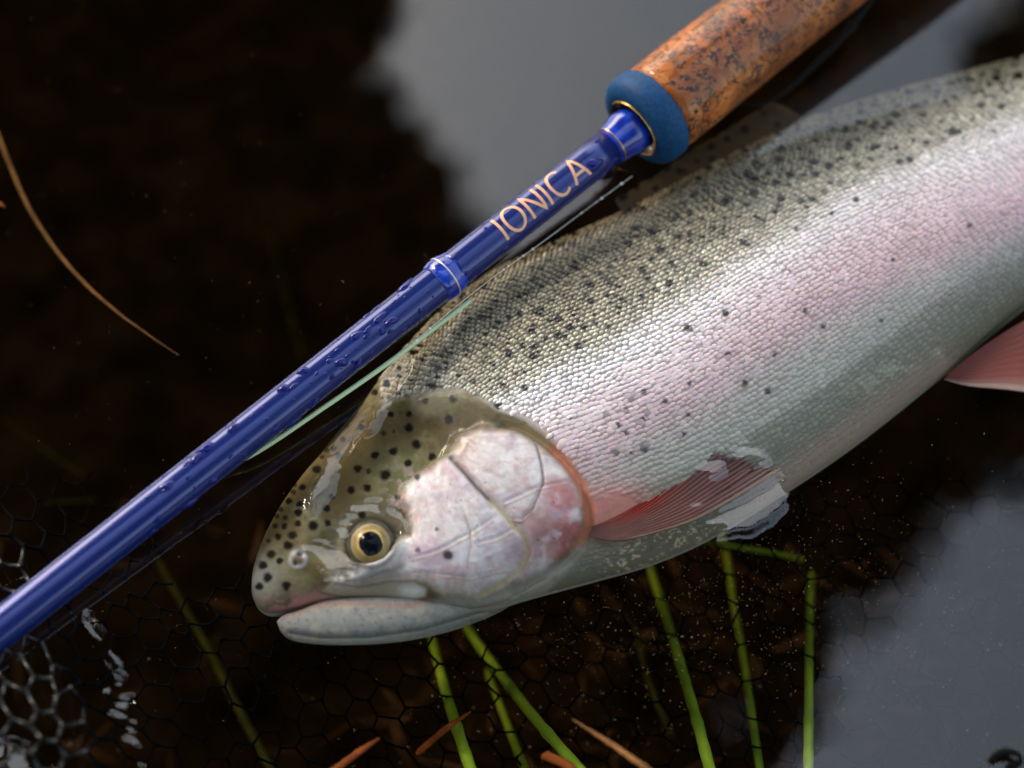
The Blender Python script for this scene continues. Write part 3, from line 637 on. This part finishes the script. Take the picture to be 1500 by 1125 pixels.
M_BLUE = simple('blue_lacquer', (.007, .018, .13), .22, .45, metal=.3, coat=.22); M_BLUE.node_tree.nodes['Principled BSDF'].inputs['Coat Roughness'].default_value = .13
M_BLUE2 = simple('blue_thread_wrap', (.006, .045, .42), .2, .4, coat=.5, noise=.5, nscale=250, col2=(.003, .014, .20))
M_FOAM = simple('blue_winding_ring', (.003, .05, .15), .6, .2, noise=.35, nscale=900, bump=.3)
M_BLACK = simple('black_gloss', (.01, .01, .012), .12, .6, coat=.6)
M_GOLD = simple('gold_trim', (.75, .45, .13), .25, .5, metal=1)
M_SILVER = simple('silver_trim', (.62, .55, .48), .35, .5, metal=.8)
prof = [(-9, RB)] + [(-9-k*8, RB*(1-.0008*k*2)) for k in range(1, 52)]
blank = lathe('blank', prof, M_BLUE)
lathe('grip_end_ring', [(.6, 7.3), (-.9, 7.9), (-1.1, 8.6), (-.6, 10.2), (.2, 11.4), (1.2, 12.1), (2.6, 12.4), (5.6, 12.45), (6.2, 12.0)], M_FOAM)
lathe('winding_check', [(1.0, 4.2), (.2, 4.9), (-.9, 6.9), (-1.3, 7.5), (-1.2, 7.8), (.4, 7.85)], M_BLACK)
def torus(s, r, t): return [(s+t*math.cos(a), r+t*math.sin(a)) for a in np.linspace(0, 2*np.pi, 9)]
lathe('gold_ring', torus(-1.25, 7.75, .22), M_GOLD, cap=False)
lathe('thread_wrap', [(.8, RB+.2), (-.6, RB+.9), (-2.4, RB+1.35), (-4.4, RB+1.15), (-6.4, RB+.55), (-8.4, RB+.35), (-9.6, RB+.02)], M_BLUE2)
lathe('gold_ring', torus(-8.6, RB+.34, .14), M_GOLD, cap=False)
# collar further down the blank
sc_ = (s_at(655, 411)-S0)*1000
rbl = lambda s: RB*(1-.0016*max(0, (-s-9)/8))
r0 = rbl(sc_)
lathe('collar', [(sc_-3.0, r0+.02), (sc_-2.6, r0+.42), (sc_-1.2, r0+.72), (sc_+1.0, r0+.72), (sc_+2.2, r0+.45), (sc_+3.4, r0+.02)], M_BLUE2)
lathe('silver_ring', torus(sc_+.2, r0+.70, .22), M_SILVER, cap=False)
# burl cork grip
M_CORK, nt, b = mat('burl_cork')
tc = nt.nodes.new('ShaderNodeTexCoord'); mp = nt.nodes.new('ShaderNodeMapping'); nt.links.new(tc.outputs['Object'], mp.inputs['Vector'])
n1 = nt.nodes.new('ShaderNodeTexNoise'); n1.inputs['Scale'].default_value = 210; n1.inputs['Detail'].default_value = 4; n1.inputs['Distortion'].default_value = 1.2
v1 = nt.nodes.new('ShaderNodeTexVoronoi'); v1.inputs['Scale'].default_value = 420; v1.feature = 'F1'
nw = nt.nodes.new('ShaderNodeTexNoise'); nw.inputs['Scale'].default_value = 260; nw.inputs['Detail'].default_value = 3
mxv = nt.nodes.new('ShaderNodeMixRGB'); mxv.blend_type = 'ADD'; mxv.inputs[0].default_value = .010
nt.links.new(mp.outputs[0], mxv.inputs[1]); nt.links.new(nw.outputs['Color'], mxv.inputs[2])
for n_ in (n1, nw): nt.links.new(mp.outputs[0], n_.inputs['Vector'])
nt.links.new(mxv.outputs[0], v1.inputs['Vector'])
r1 = nt.nodes.new('ShaderNodeValToRGB'); cr = r1.color_ramp; cr.elements[0].position = 0; cr.elements[0].color = (.24,.055,.005,1); cr.elements[1].position = 1; cr.elements[1].color = (.42,.17,.05,1)
e_ = cr.elements.new(.5); e_.color = (.34,.10,.014,1)
nt.links.new(v1.outputs['Color'], r1.inputs['Fac'])
ve = nt.nodes.new('ShaderNodeTexVoronoi'); ve.feature = 'DISTANCE_TO_EDGE'; ve.inputs['Scale'].default_value = 420; nt.links.new(mxv.outputs[0], ve.inputs['Vector'])
r2 = nt.nodes.new('ShaderNodeValToRGB'); r2.color_ramp.elements[0].position = .02; r2.color_ramp.elements[0].color = (1,1,1,1); r2.color_ramp.elements[1].position = .16; r2.color_ramp.elements[1].color = (0,0,0,1)
nt.links.new(ve.outputs['Distance'], r2.inputs['Fac'])
r3 = nt.nodes.new('ShaderNodeValToRGB'); r3.color_ramp.elements[0].position = .46; r3.color_ramp.elements[1].position = .54; nt.links.new(n1.outputs['Fac'], r3.inputs['Fac'])
mm = nt.nodes.new('ShaderNodeMath'); mm.operation = 'MULTIPLY'; nt.links.new(r2.outputs[0], mm.inputs[0]); nt.links.new(r3.outputs[0], mm.inputs[1])
mc = nt.nodes.new('ShaderNodeMixRGB'); nt.links.new(mm.outputs[0], mc.inputs[0]); nt.links.new(r1.outputs[0], mc.inputs[1]); mc.inputs[2].default_value = (.006,.004,.003,1)
n5 = nt.nodes.new('ShaderNodeTexNoise'); n5.inputs['Scale'].default_value = 620; n5.inputs['Detail'].default_value = 3; n5.inputs['Distortion'].default_value = .8; nt.links.new(mp.outputs[0], n5.inputs['Vector'])
r5 = nt.nodes.new('ShaderNodeValToRGB'); r5.color_ramp.elements[0].position = .60; r5.color_ramp.elements[1].position = .66; nt.links.new(n5.outputs['Fac'], r5.inputs['Fac'])
n6 = nt.nodes.new('ShaderNodeTexNoise'); n6.inputs['Scale'].default_value = 75; n6.inputs['Detail'].default_value = 3; nt.links.new(mp.outputs[0], n6.inputs['Vector'])
r6 = nt.nodes.new('ShaderNodeValToRGB'); r6.color_ramp.elements[0].position = .42; r6.color_ramp.elements[0].color = (.62,.55,.5,1); r6.color_ramp.elements[1].position = .6; r6.color_ramp.elements[1].color = (1.15,1.05,1,1); nt.links.new(n6.outputs['Fac'], r6.inputs['Fac'])
m6 = nt.nodes.new('ShaderNodeMixRGB'); m6.blend_type = 'MULTIPLY'; m6.inputs[0].default_value = 1; nt.links.new(mc.outputs[0], m6.inputs[1]); nt.links.new(r6.outputs[0], m6.inputs[2])
m5 = nt.nodes.new('ShaderNodeMixRGB'); nt.links.new(r5.outputs[0], m5.inputs[0]); nt.links.new(m6.outputs[0], m5.inputs[1]); m5.inputs[2].default_value = (.008,.005,.004,1)
nt.links.new(m5.outputs[0], b.inputs['Base Color']); b.inputs['Roughness'].default_value = .5; b.inputs['Specular IOR Level'].default_value = .2; b.inputs['Coat Weight'].default_value = .4; b.inputs['Coat Roughness'].default_value = .06
bp = nt.nodes.new('ShaderNodeBump'); bp.inputs['Strength'].default_value = .35; bp.inputs['Distance'].default_value = .0005; bp.invert = True; nt.links.new(mm.outputs[0], bp.inputs['Height']); nt.links.new(bp.outputs['Normal'], b.inputs['Normal'])
lathe('cork_grip', [(6.0, 11.6), (9, 11.9), (20, 11.9), (40, 11.6), (60, 11.5), (85, 11.7), (110, 12), (140, 11.5), (150, 10)], M_CORK)
# lettering printed round the blank: strokes in (along, across) units of letter height
LET = {'I': (.0, [[(0, 0), (0, 1)]]), 'O': (.92, [[(.46+.46*math.cos(a), .5+.5*math.sin(a)) for a in np.linspace(0, 2*np.pi, 28)]]),
 'N': (.74, [[(0, 0), (0, 1), (.74, 0), (.74, 1)]]), 'C': (.78, [[(.46+.46*math.cos(a), .5+.5*math.sin(a)) for a in np.linspace(.85, 2*np.pi-.85, 24)]]),
 'A': (.86, [[(0, 0), (.43, 1), (.86, 0)], [(.17, .30), (.69, .30)]])}
M_PRINT = simple('peach_print', (.72, .36, .20), .4, .4)
sI, sA = s_at(727, 342)-S0, s_at(848, 248)-S0
hgt = 40*rodscale/1000
tot = sum(LET[c][0] for c in 'IONICA')+5*.34; adv = (sA-sI)/tot
x0 = sI
cen_ang = .22
for ch in 'IONICA':
    wch, strokes = LET[ch]; Vp = []
    for st in strokes:
        p = np.array(st, float); q = [p[0]]
        for a_, b_ in zip(p[:-1], p[1:]):
            for k in range(1, 7): q.append(a_+(b_-a_)*k/6)
        q = np.array(q); s = x0+q[:, 0]*adv; t = (q[:, 1]-.5)*hgt
        tg = np.gradient(np.stack([s, t], -1), axis=0); tg /= np.linalg.norm(tg, axis=1, keepdims=True)+1e-12
        nrm = np.stack([-tg[:, 1], tg[:, 0]], -1)*.00038
        segV, segF = [], []
        for a_, b_ in ((+1, 0), (-1, 1)):
            ss, ttq = s+a_*nrm[:, 0], t+a_*nrm[:, 1]; segV.append(on_rod(ss, cen_ang+ttq/(RB/1000), np.full(len(ss), RB/1000+.00006)))
        n_ = len(s); Vv = np.concatenate(segV); Vp.append((Vv, [[k, k+1, n_+k+1, n_+k] for k in range(n_-1)]))
    V, F = join(Vp); obj('letter', V, F, M_PRINT, rod)
    x0 += (wch+.34)*adv
# droplets on the varnish
M_DROP, nt, b = mat('water_drop'); b.inputs['Base Color'].default_value = (.003, .008, .12, 1); b.inputs['IOR'].default_value = 1.33; b.inputs['Roughness'].default_value = .03
dp = []
for k in range(170):
    s = random.uniform(sc_-90, -11)/1000; a_ = random.uniform(-1.5, 1.3)
    if sI-.002 < s < sA+.002 and -.75 < a_ < 1.0: continue
    r = (rbl(s*1000))/1000
    R_ = random.choice([.0002, .0003, .0003, .00045, .0006, .0011])*random.uniform(.8, 1.2); el = random.uniform(1, 2.2)
    rr = np.array([0, .5, .85, 1.]); hz = np.array([.5, .42, .22, -.05])*R_; th = np.linspace(0, 2*np.pi, 12, endpoint=False); wob = 1+.25*np.sin(th*2+k)+.15*np.sin(3*th+k*2)
    S_ = s+(rr[:, None]*np.cos(th)*wob)*R_*el; A_ = a_+(rr[:, None]*np.sin(th)*wob)*R_/r
    V = on_rod(S_, A_, np.broadcast_to(r+hz[:, None], S_.shape)).reshape(-1, 3); dp.append((V, grid_faces(4, 12, True).tolist()))
V, F = join(dp); o = obj('water_droplets', V, F, M_DROP, rod); o['kind'] = 'stuff'
# ------------------------------------------------------------------ lines
M_GREENLINE = simple('pale_green_line', (.45, .58, .34), .45, .4)
M_MONO = simple('clear_mono', (.13, .135, .12), .3, .4)
def along(pix, zs): return np.array([P(np.array(float(x)), np.array(float(y)), z) for (x, y), z in zip(pix, zs)])
def depth_beside(pix, dd): # points at the rod's depth plus dd
    out = []
    for x, y in pix:
        s = s_at(x, y); d = ((ra+RA*s)-CAMP)@FWD; out.append(PD(np.array(float(x)), np.array(float(y)), d+dd))
    return np.array(out)
gl_ = resample(along([(690,440),(640,478),(560,538),(470,600),(380,660),(300,702),(200,772),(80,862)], [.004, .004, .004, .0035, .003, .0012, .0006, .0004]), 60)
o = obj('fly_line', *tube(gl_, 3.6*pxm, 10), M_GREENLINE); tag(o, 'pale green fly line running out from under the blue rod beside the trout', 'line')
tpz = resample(along([(926,258),(860,306),(790,358),(720,408),(650,464),(600,508),(560,548)], [.006, .0065, .007, .0075, .0075, .007, .006]), 60)
tip = empty('tippet', tpz[30], 'hair-thin clear tippet beaded with tiny drops between rod and trout', 'line')
obj('strand', *tube(tpz, .00009, 6), simple('tippet_nylon', (.6, .6, .56), .2, .6), tip)
dr = []
for k in range(16):
    c = tpz[random.randrange(2, 58)]; r = random.uniform(.00022, .00038)
    th = np.linspace(0, np.pi, 6); ph = np.linspace(0, 2*np.pi, 8, endpoint=False); TH, PH = np.meshgrid(th, ph, indexing='ij')
    dr.append(((c+r*np.stack([np.sin(TH)*np.cos(PH), np.sin(TH)*np.sin(PH), np.cos(TH)], -1)).reshape(-1, 3), grid_faces(6, 8, True).tolist()))
V, F = join(dr); obj('water_beads', V, F, simple('bead', (.75, .75, .75), .1, .8), tip)['kind'] = 'stuff'
lo_ = resample(along([(1085,152),(1120,152),(1160,126),(1205,84),(1245,40),(1285,-20),(1300,-80)], [.001, .0015, .002, .003, .004, .005, .006]), 50)
o = obj('cord', *tube(lo_, np.linspace(1.2, 9, 50)*pxm, 10), simple('black_cord', (.005, .005, .005), .7, .08)); tag(o, 'black cord curving out from under the cork grip', 'cord')

M_RUBBER = simple('black_rubber', (.005, .005, .006), .35, .5); wet(M_RUBBER.node_tree, M_RUBBER.node_tree.nodes['Principled BSDF'], .35, .0, .3)
# ------------------------------------------------------------------ landing net
net = empty('landing_net', P(150, 1050, -.01), 'black rubber landing net with hexagonal mesh spread beneath the trout', 'net')
def net_point(x, y):       # x, y: flat net coordinates in photo pixels
    lift = sstep(260, 60, x-(1125-y)*(-.25)+0) * sstep(640, 800, y)
    z = -.036 + .008*np.sin(x/170.)+.006*np.sin(y/130.+x/300.) - .012*sstep(500, 1000, x) + (.0375+.004*np.sin(y/40.))*lift
    return z
hexa = 27.0; parts = []
def node(i, j):
    # honeycomb nodes, slightly irregular
    x = i*hexa*1.5; y = j*hexa*math.sqrt(3)/2
    return x, y
nodes = {}
def nid(x, y):
    return (round(x/2), round(y/2))
edges = set(); pos = {}
for a_ in range(-8, 44):
    for b_ in range(-4, 34):
        cx_ = a_*hexa*1.5; cy_ = 620 + b_*hexa*math.sqrt(3) + (hexa*math.sqrt(3)/2 if a_ % 2 else 0)
        if cx_ < -150 or cx_ > 1560 or cy_ > 1300: continue
        cor = [(cx_+hexa*math.cos(k*math.pi/3), cy_+hexa*math.sin(k*math.pi/3)) for k in range(6)]
        ids = []
        for c in cor:
            k_ = nid(*c)
            for dx in (-1, 0, 1):
                for dy in (-1, 0, 1):
                    if (k_[0]+dx, k_[1]+dy) in pos: k_ = (k_[0]+dx, k_[1]+dy)
            pos.setdefault(k_, c); ids.append(k_)
        for k in range(6):
            e0, e1_ = ids[k], ids[(k+1) % 6]
            if e0 != e1_: edges.add((min(e0, e1_), max(e0, e1_)))
keys = list(pos); arr = np.array([pos[k] for k in keys]); 
wxp = arr[:, 0]+30*(fbm(arr[:, 0]/110, arr[:, 1]/110, 91)-.5)*2+.12*(arr[:, 1]-900); wyp = arr[:, 1]+30*(fbm(arr[:, 0]/110, arr[:, 1]/110, 92)-.5)*2+.1*arr[:, 0]-60
zn = net_point(wxp, wyp); N3 = dict(zip(keys, P(wxp, wyp, zn)))
NX = dict(zip(keys, wxp)); NY = dict(zip(keys, wyp))
for e0, e1_ in edges:
    a_, b_ = N3[e0], N3[e1_]
    if NX[e0] > 1540 or NY[e0] < 700 or (NX[e0] > 240 and NY[e0] < 860 and NX[e0] < 800): continue
    mid_ = (a_+b_)/2; mid_[2] -= .0003
    k_ = 1.0 if mid_[2] > -.012 else .62
    parts.append(tube(np.array([a_, mid_, b_]), [.00055*k_, .00042*k_, .00055*k_], 5))
V, F = join(parts); o = obj('mesh_strands', V, F, M_RUBBER, net); o['kind'] = 'stuff'

# ------------------------------------------------------------------ reeds, litter, straws
M_REED = simple('green_reed', (.27, .43, .035), .5, .3, noise=.4, nscale=70, bump=.2, col2=(.14, .27, .02))
REEDS = [([(935,770),(958,850),(976,905),(1000,985),(1022,1060),(1042,1135)], (-.085,-.030), 11, 'bright green reed stem standing upright under water below the pectoral fin'),
 ([(1189,836),(1186,900),(1185,1000),(1184,1135)], (-.075,-.034), 9.5, 'straight green reed stem beside the grey reflection edge'),
 ([(1056,770),(1066,822),(1074,880),(1088,960),(1100,1040),(1114,1135)], (-.10,-.048), 8.5, 'dim green reed stem between the two bright upright ones'),
 ([(618,860),(632,930),(645,985),(664,1050),(692,1135)], (-.095,-.026), 11, 'thick green reed stem below the lower jaw touching an orange leaf'),
 ([(650,860),(692,932),(735,990),(790,1060),(856,1135)], (-.090,-.028), 11, 'slanting green reed stem with its foot at the blunt orange stalk'),
 ([(712,980),(735,1040),(752,1085),(772,1135)], (-.085,-.055), 9, 'dark green reed stem between two brighter ones below the jaw'),
 ([(930,915),(940,960),(955,1010),(985,1080)], (-.10,-.085), 7.5, 'faint murky reed stem deep under the belly'),
 ([(1030,793),(1075,801),(1130,810),(1176,820)], (-.058,-.066), 6.5, 'bent green reed tip lying almost level under the belly'),
 ([(228,815),(270,890),(310,960),(350,1040),(402,1135)], (-.095,-.080), 10, 'long dim reed stem leaning in dark water below the snout'),
 ([(350,180),(385,300),(415,420),(445,530)], (-.15,-.135), 8, 'barely visible reed stem in the dark water beyond the rod'),
 ([(65,736),(100,735),(140,733)], (-.10,-.10), 4, 'short murky green stalk floating beside the net'),
 ([(0,612),(40,640),(80,670),(120,695)], (-.115,-.112), 5, 'faint sunken slanting stalk beyond the short level murky one')]
M_REED_DIM = simple('dimmed_reed', (.055, .07, .012), .7, .2, noise=.5, nscale=160)  # darker copy of the green reed; deep-water dimming put into its colour
for pix, (z0, z1), wpx, lab in REEDS:
    pts = resample(along(pix, np.linspace(z0, z1, len(pix))), 40)
    r = np.full(40, wpx*.80*pxm)*.94*(1+.14*(np.arange(40) % 9 == 4))*np.interp(np.arange(40), [0, 3, 39], [.25, .8, 1.05])*(1+.04*np.sin(np.arange(40)*1.7+wpx))
    V, F = tube(pts, r, 10); o = obj('reed_stem', V, F, M_REED if wpx > 9.4 and z1 > -.07 or z1 > -.07 else M_REED_DIM); tag(o, lab, 'reed', 'sunken reed stems')
M_STRAW = simple('tan_straw', (.19, .085, .027), .7, .12, noise=.4, nscale=120)
M_ORANGE = simple('orange_straw', (.24, .062, .013), .7, .12, noise=.5, nscale=200)
STRAWS = [([(-20,150),(8,225),(40,300),(85,370),(140,430),(200,478),(262,520)], (-.018, -.012), 3.6, M_STRAW, 'long curved tan straw floating in the dark open water'),
 ([(838,1053),(880,1080),(915,1103),(960,1135)], (-.003, .002), 4.5, M_STRAW, 'straight tan straw poking out of the water beside the slanting reed'),
 ([(480,1135),(520,1106),(556,1081)], (-.012, -.008), 6.0, M_ORANGE, 'short orange straw under water below the jaw'),
 ([(795,1105),(825,1118),(862,1140)], (-.016, -.012), 8, M_ORANGE, 'blunt orange stalk crossing the slanting reed'),
 ([(610,1105),(650,1070),(690,1042)], (-.034, -.030), 6, M_ORANGE, 'dull orange leaf blade lying across the thick reed'),
 ([(-10,292),(8,304)], (-.004, -.004), 4, M_ORANGE, 'tiny red-orange scrap drifting near the curved straw')]
for pix, (z0, z1), wpx, m_, lab in STRAWS:
    pts = resample(along(pix, np.linspace(z0, z1, len(pix))), 30)
    r = np.interp(np.linspace(0, 1, 30), [0, .08, .6, 1], [.35, .9, .8, .15])*wpx*pxm
    if pix[0] == (838, 1053): r = r[::-1]
    V, F = tube(pts+RNG.normal(0, .00004, pts.shape), r*(1+.05*np.sin(np.arange(30)*2.1)), 8, .4); tag(obj('straw', V, F, m_), lab, 'straw')
tw = resample(along([(1448,1128),(1456,1110),(1474,1101),(1492,1106),(1494,1118),(1478,1121),(1484,1136)], [-.002, .001, .002, .002, .001, .001, -.002]), 40)
tag(obj('twig', *tube(tw, np.interp(np.linspace(0, 1, 40), [0, .3, .5, 1], [4.5, 7.5, 4, 5])*pxm*.8, 8), simple('black_twig', (.004, .004, .004), .8, .05)), 'small curled black twig floating on the grey sky reflection', 'twig')
# brown leaf litter below the net
M_LITTER = simple('dead_leaf', (.075, .036, .018), .7, .25, noise=.5, nscale=90)
lit = []
for k in range(170):
    x = random.uniform(560, 1350) if k < 110 else random.uniform(-50, 1550); y = random.uniform(800, 1140) if k < 110 else random.uniform(760, 1140); z = random.uniform(-.135, -.085)
    L = random.uniform(18, 60)*pxm; W = random.uniform(4, 11)*pxm; a_ = random.uniform(0, math.pi); c = P(np.array(x), np.array(y), z)
    t = np.linspace(-1, 1, 7); wv = W*np.sqrt(1-.95*t*t); ax = np.array([math.cos(a_), math.sin(a_), random.uniform(-.15, .15)]); bx = np.array([-math.sin(a_), math.cos(a_), random.uniform(-.3, .3)])
    bend = np.outer(t*t, [0, 0, random.uniform(-.003, .003)])
    V = np.concatenate([c+np.outer(t*L, ax)+bend+np.outer(wv, bx), c+np.outer(t*L, ax)+bend-np.outer(wv, bx)]); lit.append((V, [[i, i+1, 7+i+1, 7+i] for i in range(6)]))
V, F = join(lit); o = obj('leaf_litter', V, F, M_LITTER); tag(o, 'brown dead leaf litter scattered on the dark lake bed', 'leaf litter', kind='stuff')
# fine silt hanging in the water
M_SILT = simple('silt', (.22, .175, .115), .8, .2)
ns = 30000; sxp = RNG.uniform(-60, 1560, ns); syp = RNG.uniform(-40, 1160, ns); dens = np.exp(-((syp-850)/170)**2)*np.exp(-((sxp-1020)/330)**2)
k_ = RNG.uniform(0, 1, ns) < (.03+.97*dens); sxp, syp = sxp[k_], syp[k_]; ns = len(sxp)
c = P(sxp, syp, -RNG.uniform(.003, .04, ns)); r = RNG.uniform(.00004, .00012, (ns, 1)); st = RNG.uniform(1, 4.5, (ns, 1))
dirs = RNG.normal(0, 1, (ns, 3)); dirs /= np.linalg.norm(dirs, axis=1, keepdims=True); d2 = np.cross(dirs, RNG.normal(0, 1, (ns, 3))); d2 /= np.linalg.norm(d2, axis=1, keepdims=True); d3 = np.cross(dirs, d2)
V = np.stack([c+dirs*r*st, c+d2*r, c-dirs*r*st, c-d2*r, c+d3*r, c-d3*r], 1).reshape(-1, 3)
q = np.array([[0,1,4],[1,2,4],[2,3,4],[3,0,4],[1,0,5],[2,1,5],[3,2,5],[0,3,5]])
F = (q[None]+(np.arange(ns)*6)[:, None, None]).reshape(-1, 3)
o = obj('silt_specks', V, F, M_SILT); tag(o, 'pale silt specks suspended in the brown water', 'silt', kind='stuff')
